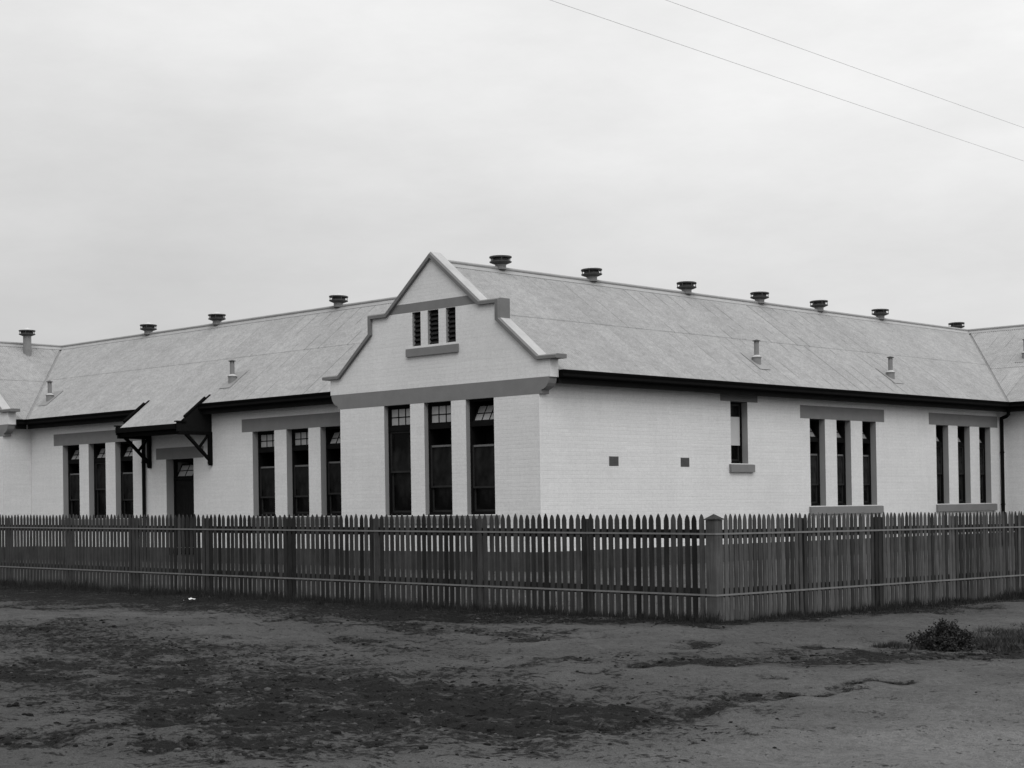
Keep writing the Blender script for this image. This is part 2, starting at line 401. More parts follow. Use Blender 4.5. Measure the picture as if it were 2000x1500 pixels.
# shallow wheel ruts curving along the street
for ox in (0, 0.75, 1.55):
    q = gx*0.55 + gy*0.83 - (1.35+ox) - 0.018*(gx+14)**2
    rough -= 0.03*np.exp(-(q/0.11)**2)*(0.4+fbm(gx, gy, 90))
flat = np.minimum(np.hypot(gx-np.minimum(gx, GX), gy-GY), 9) if False else np.abs(np.where(gx < GX, gy-GY, np.where(gy > GY, gx-GX, np.hypot(gx-GX, gy-GY))))
rough *= sstep(flat/1.2)*0.85+0.15
inside = (gx < GX) & (gy > GY)
rough = np.where(inside, rough*0.4, rough)
zz = gz(gx, gy) + rough*near
zz_full = zz
me = bpy.data.meshes.new('ground')
ns, nd = len(sa), len(da)
vv = np.stack([gx, gy, zz], 1).astype(np.float32)
idx = np.arange(ns*nd).reshape(nd, ns)
quads = np.stack([idx[:-1, :-1], idx[:-1, 1:], idx[1:, 1:], idx[1:, :-1]], -1).reshape(-1, 4)
me.vertices.add(len(vv)); me.vertices.foreach_set('co', vv.ravel())
me.loops.add(quads.size); me.loops.foreach_set('vertex_index', quads.ravel().astype(np.int32))
me.polygons.add(len(quads)); me.polygons.foreach_set('loop_start', np.arange(0, quads.size, 4, dtype=np.int32))
me.polygons.foreach_set('use_smooth', [True]*len(quads))
me.update(); me.validate()
pale = 0.75*np.exp(-((gx+4.6)/1.6)**2-((gy-8.9)/2.4)**2) + 0.22*sstep((gx+9.5)/3.5)*near
pale = np.where(inside, 0.05, pale)
for nm, arr in (('mud', mudv), ('pale', pale)):
    at = me.attributes.new(nm, 'FLOAT', 'POINT'); at.data.foreach_set('value', arr.astype(np.float32))
me.materials.append(M_GROUND)
ground = bpy.data.objects.new('ground', me); COL.objects.link(ground)
tag(ground, 'bare sandy ground with dark damp ruts in front of the fence', 'ground', kind='structure')

# ------------------------------------------------------------------ the school building
YF, YB = 27.014, 28.0                     # gable fronts, front wall of the long wing
XR = -25.065                              # side wall of the near wing
XC, XCC = -28.42, -51.39                  # centre lines of the two gabled wings
YD = 48.2                                 # front wall of the cross wing
ZE, ZRIDGE = 4.415, 7.19
school = empty('school_building', (XC, YF, 0))
tag(school, 'long pale painted brick building with stepped gables and iron roof behind the picket fence', 'building')

def wall_face(mb, mk, h0, h1, z0, top, holes, depth, mreveal=1):
    """wall sheet in (h, z) with openings; top is a list of (h, z) points; mk(h, d, z) -> world, d = depth inwards"""
    hs = sorted(set([h0, h1] + [p[0] for p in top if h0 < p[0] < h1] + [q for o in holes for q in o[:2]]))
    def tz(h): return float(np.interp(h, [p[0] for p in top], [p[1] for p in top]))
    for a, b in zip(hs, hs[1:]):
        mid = (a+b)/2; segs = []; lo = z0
        for o in sorted((o for o in holes if o[0] < mid < o[1]), key=lambda o: o[2]):
            segs.append((lo, lo, o[2], o[2])); lo = o[3]
        segs.append((lo, lo, tz(b-1e-6), tz(a+1e-6)))
        for za, zb, zc, zd in segs:
            mb.poly([mk(a, 0, za), mk(b, 0, zb), mk(b, 0, zc), mk(a, 0, zd)], 0, [(a, za), (b, zb), (b, zc), (a, zd)])
    for a, b, c, d in holes:
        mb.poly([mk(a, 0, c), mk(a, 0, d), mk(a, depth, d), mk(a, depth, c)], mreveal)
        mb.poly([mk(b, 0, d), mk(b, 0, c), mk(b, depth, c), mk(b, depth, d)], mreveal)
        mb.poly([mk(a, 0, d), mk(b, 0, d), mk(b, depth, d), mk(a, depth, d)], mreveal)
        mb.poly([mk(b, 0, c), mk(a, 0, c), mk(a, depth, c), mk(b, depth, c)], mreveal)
front = lambda y: (lambda h, d, z: (h, y+d, z))
sidew = lambda x: (lambda h, d, z: (x-d, h, z))
ZP = 0.43
def plinth(mk, h0, h1, holes=()):
    mb = MB(); wall_face(mb, mk, h0, h1, -0.15, [(h0, ZP), (h1, ZP)], list(holes), 0.2)
    mb.build('plinth', [M_PLINTH, M_PLINTH], school)

# --- windows ------------------------------------------------------
def window(mk, h0, h1, z0, z1, dep, fan=0.45, tilt=0.0, cols=3, rows=2, sash_drop=0.0, bead=None, blind=None, gl=None):
    w = h1-h0; F = 0.05
    org = mk((h0+h1)/2, dep, z0)
    P = lambda h, d, z: mk(h0+h, dep+d, z0+z)
    H = z1-z0
    def bx(mb, a, b, d0, d1, c, e, m=0):
        mb.hexa([P(h, d, z) for z in (c, e) for d in (d0, d1) for h in (a, b)], m)
    mb = MB()
    bx(mb, 0.002, F, 0, 0.12, 0.002, H-0.002); bx(mb, w-F, w-0.002, 0, 0.12, 0.002, H-0.002)
    bx(mb, F, w-F, 0, 0.12, H-F, H-0.002); bx(mb, F, w-F, -0.02, 0.12, 0.002, 0.07)
    tz = H - F - fan                              # underside of the fanlight
    if fan: bx(mb, F, w-F, -0.015, 0.12, tz-0.10, tz)
    win = mb.build('window', M_FRAME, school, org)
    low_top = tz-0.10 if fan else H-F
    if fan:
        mb = MB(); a, b, c, e = F+0.006, w-F-0.006, tz+0.004, H-F-0.006
        ca, sa_ = math.cos(tilt), math.sin(tilt)
        def Q(h, d, z): q = z-c; return P(h, 0.03 + d*ca + q*sa_, c + q*ca - d*sa_)
        def fb(h_0, h_1, d0, d1, c0, c1, m): mb.hexa([Q(h, d, z) for z in (c0, c1) for d in (d0, d1) for h in (h_0, h_1)], m)
        R = 0.035
        fb(a, a+R, 0, 0.035, c, e, 0); fb(b-R, b, 0, 0.035, c, e, 0); fb(a+R, b-R, 0, 0.035, c, c+R+0.01, 0); fb(a+R, b-R, 0, 0.035, e-R, e, 0)
        for i in range(1, cols):
            h = a+R+(b-a-2*R)*i/cols; fb(h-0.0125, h+0.0125, 0.003, 0.03, c+R+0.01, e-R, 0)
        for j in range(1, rows):
            z = c+R+(e-c-2*R)*j/rows; fb(a+R, b-R, 0.005, 0.028, z-0.0115, z+0.0115, 0)
        fb(a+R, b-R, 0.014, 0.02, c+R, e-R, 1)
        mb.build('fanlight', [M_FRAME, M_FROST], win, org)
    mid = 0.07 + (low_top-0.07)*0.5
    for (c, e, d, drop) in ((mid-0.02, low_top, 0.02, sash_drop), (0.07, mid+0.02, 0.065, 0)):
        c -= drop; e -= drop
        mb = MB(); R = 0.045
        bx(mb, F, F+R, d, d+0.04, c, e); bx(mb, w-F-R, w-F, d, d+0.04, c, e)
        bx(mb, F+R, w-F-R, d, d+0.04, c, c+R, 0); bx(mb, F+R, w-F-R, d, d+0.04, e-R, e, 1 if (bead and drop) else 0)
        mb.build('sash', [M_SASH, M_RAIL], win, org)
        mb = MB(); mb.poly([P(F+R, d+0.02, c+R), P(w-F-R, d+0.02, c+R), P(w-F-R, d+0.02, e-R), P(F+R, d+0.02, e-R)])
        mb.build('pane', gl or M_GLASS, win, org)
    # dark box added for the shade of the room behind an open light
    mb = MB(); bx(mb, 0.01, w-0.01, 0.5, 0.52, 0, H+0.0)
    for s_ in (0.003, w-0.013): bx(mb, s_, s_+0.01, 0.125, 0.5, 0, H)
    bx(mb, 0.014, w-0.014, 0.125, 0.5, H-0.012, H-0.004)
    mb.build('room_shade_box', M_FRAME, win, org)
    if blind:
        mb = MB(); bx(mb, F+0.01, w-F-0.03, blind[2], blind[2]+0.004, blind[0]-z0, blind[1]-z0)
        mb.build('blind', M_BLIND, win, org)
    return win

def slab(name, mk, h0, h1, z0, z1, proud, mat, slope=0.0, back=0.1):
    """lintel or sill: a flat painted slab standing a little proud of the wall"""
    mb = MB()
    mb.hexa([mk(h, d, z) for (z, pr) in ((z0, 0), (z1, 1)) for d in (-proud, back) for h in (h0, h1)])
    if slope:
        v = mb.v
        for i in range(4, 6): v[i] = (v[i][0], v[i][1], v[i][2]-slope)
    return mb.build(name, mat, school, mk((h0+h1)/2, 0, z0))

# --- stepped gables -----------------------------------------------
OUT = [(0, 7.415), (1.60, 6.125), (2.235, 6.125), (2.235, 5.675), (3.385, 4.75), (3.93, 4.75)]
INN = [(3.93, 4.655), (3.322, 4.655), (2.105, 5.634), (2.105, 6.02), (1.55, 6.02), (0, 7.27)]
def gable(xc, tilts):
    mk = front(YF)
    wins = [(-1.725, -0.806), (-0.325, 0.584), (1.067, 1.965)]
    lou = [(-0.685, -0.40, 5.255, 6.055), (-0.157, 0.207, 5.255, 6.055), (0.46, 0.775, 5.255, 6.055)]
    # wall below the band
    mb = MB(); wall_face(mb, mk, xc-3.345, xc+3.355, ZP, [(xc-4, 3.905), (xc+4, 3.905)], [(xc+a, xc+b, 1.272, 3.9045) for a, b in wins], 0.125)
    mb.build('wall', [M_WALL, M_JAMB], school, (xc, YF, 0))
    plinth(mk, xc-3.345, xc+3.355)
    # gable wall above it, with three louvred openings
    top = [(xc-3.70, 4.70), (xc-3.34, 4.70), (xc-2.17, 5.66), (xc-2.165, 6.07), (xc-1.57, 6.07), (xc, 7.34), (xc+1.57, 6.07), (xc+2.165, 6.07), (xc+2.17, 5.66), (xc+3.34, 4.70), (xc+3.70, 4.70)]
    mb = MB(); wall_face(mb, mk, xc-3.70, xc+3.70, 4.262, top, [(xc+a, xc+b, c, d) for a, b, c, d in lou], 0.10)
    for sx in (-1, 1):
        x = xc+sx*3.70; q = [(x, YF, 4.262), (x, YF+0.27, 4.262), (x, YF+0.27, 4.70), (x, YF, 4.70)]
        mb.poly(q if sx < 0 else q[::-1]); 
    mb.poly([(h, YF+0.27, z) for h, z in reversed(top)] + [(xc-3.70, YF+0.27, 4.262), (xc+3.70, YF+0.27, 4.262)])
    mb.poly([(xc-3.70, YF, 4.262), (xc-3.70, YF+0.27, 4.262), (xc+3.70, YF+0.27, 4.262), (xc+3.70, YF, 4.262)])
    mb.build('gable_wall', [M_WALL, M_JAMB], school, (xc, YF, 4.26))
    # band with the curved corbels at its ends
    c = [(3.665, 4.268), (3.66, 4.20), (3.635, 4.13), (3.58, 4.06), (3.50, 4.01), (3.425, 3.985), (3.425, 3.905)]
    mb = MB(); mb.prism([(xc+a, b) for a, b in c] + [(xc-a, b) for a, b in reversed(c)], YF-0.004, YF+0.25)
    mb.build('band', M_TRIM, school, (xc, YF, 3.9))
    # coping
    pts = [(xc-a, b) for a, b in reversed(OUT[1:])] + [(xc+a, b) for a, b in OUT] + [(xc+a, b) for a, b in INN] + [(xc-a, b) for a, b in reversed(INN[:-1])]
    mb = MB()
    n = 5
    for side in (-1, 1):
        for seg, ((a0, a1), (b0, b1)) in enumerate(zip(zip(OUT, OUT[1:]), zip(INN[::-1], INN[::-1][1:]))):
            # section of one straight length: face, a chamfered upper edge, top, back
            y0, y1, ch = YF-0.075, YF+0.29, 0.05
            P = lambda p, y: (xc+side*p[0], y, p[1])
            lerp = lambda p, q, t: (p[0]+(q[0]-p[0])*t, p[1]+(q[1]-p[1])*t)
            c0, c1 = lerp(a0, b0, 0.30), lerp(a1, b1, 0.30)
            faces = [([P(b0, y0), P(b1, y0), P(c1, y0), P(c0, y0)], 0), ([P(c0, y0), P(c1, y0), P(a1, y0+ch), P(a0, y0+ch)], 0),
                     ([P(a0, y0+ch), P(a1, y0+ch), P(a1, y1), P(a0, y1)], 0 if seg == 2 else 1), ([P(b1, y0), P(b0, y0), P(b0, y1), P(b1, y1)], 0),
                     ([P(b1, y1), P(b0, y1), P(a0, y1), P(a1, y1)], 0)]
            for f, mi in faces: mb.poly(f if side > 0 else f[::-1], mi)
        e = [(xc+side*3.93, YF-0.075, 4.655), (xc+side*3.93, YF+0.29, 4.655), (xc+side*3.93, YF+0.29, 4.75), (xc+side*3.93, YF-0.025, 4.75), (xc+side*3.93, YF-0.075, 4.7215)]
        mb.poly(e if side > 0 else e[::-1])
    mb.build('coping', [M_COPE, M_COPETOP], school, (xc, YF, 4.7))
    # small band over the louvres, clipped by the coping
    mb = MB(); mb.prism([(xc-1.50, 6.066), (xc+1.49, 6.066), (xc+1.25, 6.275), (xc-1.25, 6.275)], YF-0.004, YF+0.05)
    mb.build('band', M_TRIM, school, (xc, YF, 6.06))
    slab('sill', mk, xc-0.87, xc+0.873, 5.01, 5.215, 0.06, M_TRIM, 0.02)
    slab('sill', mk, xc-1.88, xc+2.12, 1.06, 1.268, 0.05, M_TRIM, 0.02)
    for a, b, c_, d_ in lou:
        mb = MB()
        for i in range(7):
            z = c_+0.06+i*(d_-c_-0.08)/6.5
            mb.hexa([(x, y, z_) for (z_, y_) in ((z-0.05, 0.055), (z+0.035, 0.135)) for (y, z_) in ((YF+y_, z_), (YF+y_, z_+0.018)) for x in (xc+a+0.001, xc+b-0.001)])
        mb.box(xc+a+0.002, xc+b-0.002, YF+0.16, YF+0.18, c_, d_, 1)
        mb.build('louvre', [M_LOUVRE, M_FRAME], school, (xc, YF, 5.2))
    for (a, b), (t, dr) in zip(wins, tilts):
        window(mk, xc+a, xc+b, 1.272, 3.904, 0.125, 0.47, t, 3, 2, dr, True)
M_COPETOP = plain('rain_washed_cement', 0.40, 0.85, 0.25, 0.16, 2.5, 0.004)
gable(XC, [(0, 0), (0, 0.38), (0.50, 0.42)])
gable(XCC, [(0, 0), (0, 0), (0, 0)])

# --- right-hand wall of the near wing -----------------------------
mk = sidew(XR)
holes = [(34.017, 34.734, 2.44, 3.99)]
for grp in ([37.507, 38.225, 38.783, 39.485, 40.067, 40.767], [44.038, 44.75, 45.298, 46.028, 46.597, 47.297]):
    holes += [(grp[i], grp[i+1], 1.345, 3.655) for i in (0, 2, 4)]
mb = MB(); wall_face(mb, mk, YF, YD, ZP, [(YF, 4.42), (YD, 4.42)], holes, 0.18)
mb.build('wall', [M_WALL, M_JAMB], school, (XR, YF, 0))
plinth(mk, YF, YD)
slab('lintel', mk, 33.60, 35.17, 3.99, 4.20, 0.004, M_TRIM)
slab('sill', mk, 33.93, 34.93, 2.222, 2.438, 0.07, M_TRIM, 0.03)
for a, b in ((37.07, 41.20), (43.64, 47.75)): slab('lintel', mk, a, b, 3.656, 4.0, 0.004, M_TRIM)
for a, b in ((37.42, 40.99), (43.97, 47.53)): slab('sill', mk, a, b, 1.12, 1.343, 0.07, M_TRIM, 0.03)
window(mk, *holes[0], 0.18, 0, 0, blind=(2.90, 3.62, 0.012))
for i, h in enumerate(holes[1:]): window(mk, *h, 0.18, 0.45, 0.55, 2, 2, 0.32 if i < 3 else 0.0, True, gl=M_GLASSR)
for a, b in ((29.341, 29.671), (31.984, 32.317)):                   # iron air bricks
    mb = MB(); mb.hexa([mk(h, d, z) for z in (2.342, 2.559) for d in (-0.006, 0.05) for h in (a, b)])
    for i in range(6):
        z = 2.36+i*0.033; mb.hexa([mk(h, d, q) for q in (z, z+0.014) for d in (-0.011, 0) for h in (a+0.015, b-0.015)])
    mb.build('air_grille', M_GRILLE, school, mk((a+b)/2, 0, 2.34))

# --- front wall of the long wing ----------------------------------
mk = front(YB)
hB = [(-46.167, -45.225, 1.28, 3.556), (-44.704, -43.775, 1.28, 3.556), (-43.25, -42.327, 1.28, 3.556), (-40.636, -39.305, 0.2, 2.957),
      (-36.584, -35.638, 1.28, 3.581), (-35.122, -34.213, 1.28, 3.581), (-33.724, -32.80, 1.28, 3.581)]
mb = MB(); wall_face(mb, mk, -48.04, -31.70, ZP, [(-48.04, 4.42), (-31.70, 4.42)], [(a, b, max(c, ZP), d) for a, b, c, d in hB], 0.18)
mb.build('wall', [M_WALL, M_JAMB], school, (-40, YB, 0))
plinth(mk, -48.04, -31.70, [(-40.636, -39.305, 0.2, ZP-0.0001)])
slab('lintel', mk, -46.68, -41.81, 3.558, 3.92, 0.004, M_TRIM)
slab('lintel', mk, -41.13, -38.82, 2.96, 3.285, 0.004, M_TRIM)
slab('lintel', mk, -37.05, -32.30, 3.583, 3.934, 0.004, M_TRIM)
for a, b in ((-46.3, -42.2), (-36.72, -32.66)): slab('sill', mk, a, b, 1.06, 1.278, 0.05, M_TRIM, 0.02)
for i, h in enumerate(hB):
    if i == 3: continue
    window(mk, *h, 0.18, 0.42, 0.5 if i in (0, 1, 2, 6) else 0.0, 3, 2, (0.30, 0, 0.34, 0, 0.38, 0.38, 0.33)[i], True)
# return wall of the far-left wing and the cross wing
mb = MB(); wall_face(mb, lambda h, d, z: (XCC+3.345-d, h, z), YF, YB, ZP, [(YF, 4.42), (YB, 4.42)], [], 0.1); mb.build('wall', [M_WALL], school, (XCC, YF, 0))
plinth(lambda h, d, z: (XCC+3.345-d, h, z), YF, YB)
hD = [(x+a, x+b, 1.345, 3.655) for x in (-21.0, -14.0, -7.5) for a, b in ((0, 0.92), (1.44, 2.36), (2.88, 3.80))]
for h in hD: window(front(YD), *h, 0.18, 0.45, 0.5, 3, 2, 0.0, True)
for x in (-21.0, -14.0, -7.5): slab('lintel', front(YD), x-0.45, x+4.25, 3.656, 4.0, 0.004, M_TRIM); slab('sill', front(YD), x-0.1, x+3.9, 1.12, 1.343, 0.07, M_TRIM, 0.03)
mb = MB(); wall_face(mb, front(YD), XR, -2.0, ZP, [(XR, 4.42), (-2.0, 4.42)], hD, 0.18); mb.build('wall', [M_WALL, M_JAMB], school, (-14, YD, 0))
plinth(front(YD), XR, -2.0)
mb = MB()                                                          # walls out of the picture that close the block
def wq(a, b, top): mb.poly([(a[0], a[1], -0.1), (b[0], b[1], -0.1), (b[0], b[1], top), (a[0], a[1], top)])
wq((-31.765, 34.4), (-31.765, YD), 4.42); wq((-31.765, YF+0.2), (-31.765, YB), 4.42)
wq((-48.04, 34.4), (-31.765, 34.4), 4.42); wq((-48.04, YD), (-48.04, 34.4), 4.42); wq((-54.735, YF), (-54.735, 56.0), 4.42)
wq((-54.735, 56.0), (-2.0, 56.0), 4.42); wq((-48.04, YD), (-31.765, YD), 4.42); wq((-2.0, YD), (-2.0, 56.0), 4.42)
mb.poly([(-2.0, 47.8, 4.42), (-2.0, 56.6, 4.42), (-2.0, 52.2, 7.1)])
mb.build('rear_wall', M_WALL, school, (-40, 50, 0))

# --- door ----------------------------------------------------------
x0, x1 = -40.636, -39.305
d0 = YB+0.25
mb = MB()
for a, b in ((x0+0.002, x0+0.07), (x1-0.07, x1-0.002)): mb.box(a, b, d0, d0+0.1, 0.2, 2.955)
mb.box(x0+0.07, x1-0.07, d0, d0+0.1, 2.885, 2.955); mb.box(x0+0.07, x1-0.07, d0-0.01, d0+0.1, 2.36, 2.43)
mb.box(x0+0.01, x1-0.01, d0+0.55, d0+0.57, 0.2, 2.95)  # dark sheet standing for the shade inside, behind the tilted fanlight
# deeper part of the reveal
for x, s_ in ((x0, 1), (x1, -1)):
    q = [(x, YB+0.179, 0.2), (x, d0+0.57, 0.2), (x, d0+0.57, 2.957), (x, YB+0.179, 2.957)]; mb.poly(q if s_ < 0 else q[::-1], 1)
mb.poly([(x0, YB+0.179, 2.957), (x1, YB+0.179, 2.957), (x1, d0+0.57, 2.957), (x0, d0+0.57, 2.957)], 1)
doorway = mb.build('doorway', [M_FRAME, M_JAMB], school, ((x0+x1)/2, d0, 0.2))
mb = MB(); ca, sa_ = math.cos(0.5), math.sin(0.5); c = 2.437; e = 2.88
def DB(a, b, dd0, dd1, c0, c1, m): mb.hexa([(h, d0+0.03+d*ca+(z-c)*sa_, c+(z-c)*ca-d*sa_) for z in (c0, c1) for d in (dd0, dd1) for h in (a, b)], m)
a, b = x0+0.075, x1-0.075
DB(a, a+0.04, 0, 0.035, c, e, 0); DB(b-0.04, b, 0, 0.035, c, e, 0); DB(a+0.04, b-0.04, 0, 0.035, c, c+0.04, 0); DB(a+0.04, b-0.04, 0, 0.035, e-0.04, e, 0)
for i in (1, 2): h = a+0.04+(b-a-0.08)*i/3; DB(h-0.014, h+0.014, 0.003, 0.03, c+0.04, e-0.04, 0)
DB(a+0.04, b-0.04, 0.004, 0.028, (c+e)/2-0.013, (c+e)/2+0.013, 0); DB(a+0.04, b-0.04, 0.014, 0.02, c+0.04, e-0.04, 1)
mb.build('fanlight', [M_FRAME, M_FROST], doorway, ((x0+x1)/2, d0, 2.4))
mb = MB(); nb = 8
for i in range(nb):
    a = x0+0.072+(x1-x0-0.144)*i/nb; b = x0+0.072+(x1-x0-0.144)*(i+1)/nb
    mb.box(a+0.003, b-0.003, d0+0.03, d0+0.07, 0.22, 2.355)
mb.box(x0+0.08, x1-0.08, d0+0.045, d0+0.06, 0.22, 2.355)
dl = mb.build('door', M_DOOR, doorway, (x0+0.07, d0, 0.2))

# --- roofs: real corrugated sheets in two overlapping courses ------
PITCH_C, AMP = 0.0762, 0.0085
def roof_plane(name, O, U, V, poly, lap=2.34, parent=None, mat=None):
    """O: world point of (u, v) = (0, 0); U along the eave, V up the slope (unit vectors); poly: outline in (u, v), one interval per column"""
    O, U, V = Vector(O), Vector(U).normalized(), Vector(V).normalized()
    Nn = U.cross(V).normalized()
    if Nn.z < 0: Nn = -Nn
    us = [p[0] for p in poly]; u0, u1 = min(us), max(us)
    step = PITCH_C/6
    n = int((u1-u0)/step); cols = [u0+(u1-u0)*(i+0.0)/n for i in range(n+1)]
    def span(u):
        u = min(max(u, u0+1e-4), u1-1e-4); zs = []
        for (a, b), (c, d) in zip(poly, poly[1:]+poly[:1]):
            if (a-u)*(c-u) < 0: zs.append(b+(d-b)*(u-a)/(c-a))
        return (min(zs), max(zs)) if len(zs) >= 2 else (0, 0)
    mb = MB(); prev = None
    for u in cols:
        lo, hi = span(u)
        h = AMP*math.cos(2*math.pi*u/PITCH_C)
        jit = 0.0
        rows = []
        for (a, b, off0, off1) in ((lo, min(hi, lap+0.12), 0.0, 0.0), (max(lo, lap), hi, 0.007, 0.003)):
            if b <= a+1e-4: rows.append(None); continue
            pa = O+U*u+V*a+Nn*(h+off0); pb = O+U*u+V*b+Nn*(h+off1)
            rows.append((pa, pb, (u, a), (u, b)))
        if prev:
            for r0, r1 in zip(prev, rows):
                if r0 and r1: mb.poly([r0[0], r1[0], r1[1], r0[1]], 0, [r0[2], r1[2], r1[3], r0[3]])
        prev = rows
    return mb.build(name, mat or M_ROOF, parent or school, tuple(O), smooth=False)
RA = 3.72                                            # run of the near wing's roof
LA = math.hypot(RA, ZRIDGE-ZE); VG = 0.10
def vup(dx, dy): return Vector((dx, dy, ZRIDGE-ZE)).normalized()
GB = YF+0.26                                         # roofs start behind the gable parapets
k = 0.06                                             # sheets stop short of the valley gutter
roof_plane('roof', (XC+RA, 0, ZE), (0, 1, 0), vup(-RA, 0), [(GB, 0), (47.75-k, 0), (52.2-k, LA), (GB, LA)])
RB = 31.2-27.65; LB = math.hypot(RB, ZRIDGE-ZE)
XEC = XCC+RA
roof_plane('roof', (0, 27.65, ZE), (1, 0, 0), vup(0, RB), [(XEC+k, 0), (-32.14-k, 0), (XC-k, LB), (XCC+k, LB)])
roof_plane('roof', (XEC, 0, ZE), (0, 1, 0), vup(-RA, 0), [(GB, 0), (27.65-k, 0), (31.2-k, LA), (34.75+k, 0), (47.8, 0), (47.8, LA), (GB, LA)])
RD = 52.2-47.75; LD = math.hypot(RD, ZRIDGE-ZE)
roof_plane('roof', (0, 47.75, ZE), (1, 0, 0), vup(0, RD), [(XC+RA+k, 0), (-1.7, 0), (-1.7, LD), (XC+k, LD)])
# slopes turned away from the street
M_PLAINROOF = M_ROOF
mb = MB()
def rq(*p): mb.poly(p)
E_ = ZE; R_ = ZRIDGE
rq((XC-RA, GB, E_), (XC-RA, 27.65, E_), (XC, 31.2, R_), (XC, GB, R_)); rq((XC, 31.2, R_), (XC-RA, 34.75, E_), (XC-RA, 47.75, E_), (XC, 52.2, R_))
rq((XCC+RA, 34.75, E_), (XC-RA, 34.75, E_), (XC, 31.2, R_), (XCC, 31.2, R_))
rq((XCC-RA, GB, E_), (XCC-RA, 47.75, E_), (XCC, 47.75, R_), (XCC, GB, R_))
rq((XCC-RA, 47.75, E_), (XC-RA, 47.75, E_), (XC, 52.2, R_), (XCC-RA, 52.2, R_)); rq((XCC-RA, 56.65, E_), (-1.7, 56.65, E_), (-1.7, 52.2, R_), (XCC-RA, 52.2, R_))
mb.build('rear_roof', M_ROOF, school, (XC, 40, ZE))

def valley(a, b):
    a, b = Vector(a), Vector(b); t = (b-a).normalized(); s = t.cross(Vector((0, 0, 1))).normalized()
    mb = MB(); w = 0.13; hz = 0.045
    for sg in (-1, 1):
        p = [a-Vector((0, 0, 0.03)), b-Vector((0, 0, 0.03)), b+s*sg*w+Vector((0, 0, hz)), a+s*sg*w+Vector((0, 0, hz))]
        mb.poly(p if sg > 0 else p[::-1])
    mb.build('valley_gutter', M_LEAD, school, tuple(a))
valley((XC+RA, 47.75, ZE), (XC, 52.2, ZRIDGE)); valley((XEC, 27.65, ZE), (XCC, 31.2, ZRIDGE))

def ridge(a, b, pa, pb):
    """roll-top ridge cap with aprons laid over the corrugations; pa, pb: downhill unit vectors of the two slopes"""
    a, b = Vector(a), Vector(b); mb = MB(); up = Vector((0, 0, 1))
    mb.tube([a+up*0.045, b+up*0.045], 0.042, 10)
    for dn in (pa, pb):
        n = dn.cross(b-a).normalized(); n = n if n.z > 0 else -n
        p = [a+up*0.03+n*0.0, b+up*0.03+n*0.0, b+dn*0.17+n*0.0145, a+dn*0.17+n*0.0145]
        q = [v-n*0.006 for v in p]
        mb.hexa([p[0], p[1], p[3], p[2], q[0], q[1], q[3], q[2]])
    mb.build('ridge_cap', M_RIDGE, school, tuple(a))
M_RIDGE = plain('ridge_iron', 0.30, 0.6, 0.3, 0.12, 3)
dA, dA2 = Vector((RA, 0, ZE-ZRIDGE)).normalized(), Vector((-RA, 0, ZE-ZRIDGE)).normalized()
dB, dB2 = Vector((0, -RB, ZE-ZRIDGE)).normalized(), Vector((0, RB, ZE-ZRIDGE)).normalized()
dD, dD2 = Vector((0, -RD, ZE-ZRIDGE)).normalized(), Vector((0, RD, ZE-ZRIDGE)).normalized()
ridge((XC, GB, ZRIDGE), (XC, 52.2, ZRIDGE), dA, dA2); ridge((XCC, 31.2, ZRIDGE), (XC, 31.2, ZRIDGE), dB, dB2)
ridge((XCC, GB, ZRIDGE), (XCC, 47.75, ZRIDGE), dA, dA2); ridge((XCC-RA, 52.2, ZRIDGE), (-1.7, 52.2, ZRIDGE), dD, dD2)

# --- gutters, fascias, downpipes -----------------------------------
def gutter(a, b, out):
    """eave gutter (ogee front) and fascia below it; out: horizontal unit vector away from the wall"""
    a, b, out = Vector(a), Vector(b), Vector(out); up = Vector((0, 0, 1))
    prof = [(-0.02, 0.01), (0.125, 0.01), (0.13, -0.005), (0.122, -0.03), (0.10, -0.075), (0.108, -0.13), (0.095, -0.15), (-0.02, -0.15)]
    mb = MB(); A = [a+out*o+up*(z+0.0) for o, z in prof]; B = [b+out*o+up*(z+0.0) for o, z in prof]
    for i in range(len(prof)):
        j = (i+1) % len(prof); mb.poly([A[i], B[i], B[j], A[j]])
    mb.poly(A); mb.poly(B[::-1])
    mb.build('gutter', M_DARK, school, tuple(a))
    mb = MB()
    q = [(-0.03, -0.02), (-0.055, -0.02), (-0.055, -0.29), (-0.03, -0.29)]
    A = [a+out*o+up*z for o, z in q]; B = [b+out*o+up*z for o, z in q]
    for i in range(4): j = (i+1) % 4; mb.poly([A[i], B[i], B[j], A[j]])
    s0, s1 = -0.055, -0.36
    mb.poly([a+out*s0-up*0.255, b+out*s0-up*0.255, b+out*s1-up*0.255, a+out*s1-up*0.255])
    mb.poly([A[0], A[1], A[2], A[3]]); mb.poly([B[3], B[2], B[1], B[0]])
    mb.build('fascia', M_FASC, school, tuple(a))
gutter((XC+RA, YF+0.285, ZE), (XC+RA, 47.75, ZE), (1, 0, 0))
gutter((XC+RA, 47.75, ZE), (-2.0, 47.75, ZE), (0, -1, 0))
HX0, HX1 = -41.40, -38.44                            # the door hood's two cheeks
gutter((XEC, 27.65, ZE), (HX0, 27.65, ZE), (0, -1, 0)); gutter((HX1, 27.65, ZE), (XC-3.70, 27.65, ZE), (0, -1, 0))
gutter((XEC, YF+0.285, ZE), (XEC, 27.65, ZE), (1, 0, 0))
def downpipe(path, r=0.05):
    mb = MB(); mb.tube(path, r, 10)
    n = Vector((0, 0, 1))
    for z in (1.3, 2.9): 
        p = Vector(path[-1]); mb.tube([(p.x, p.y, z-0.02), (p.x, p.y, z+0.02)], r+0.014, 10)
    mb.build('downpipe', M_DARK, school, path[-1], smooth=True)
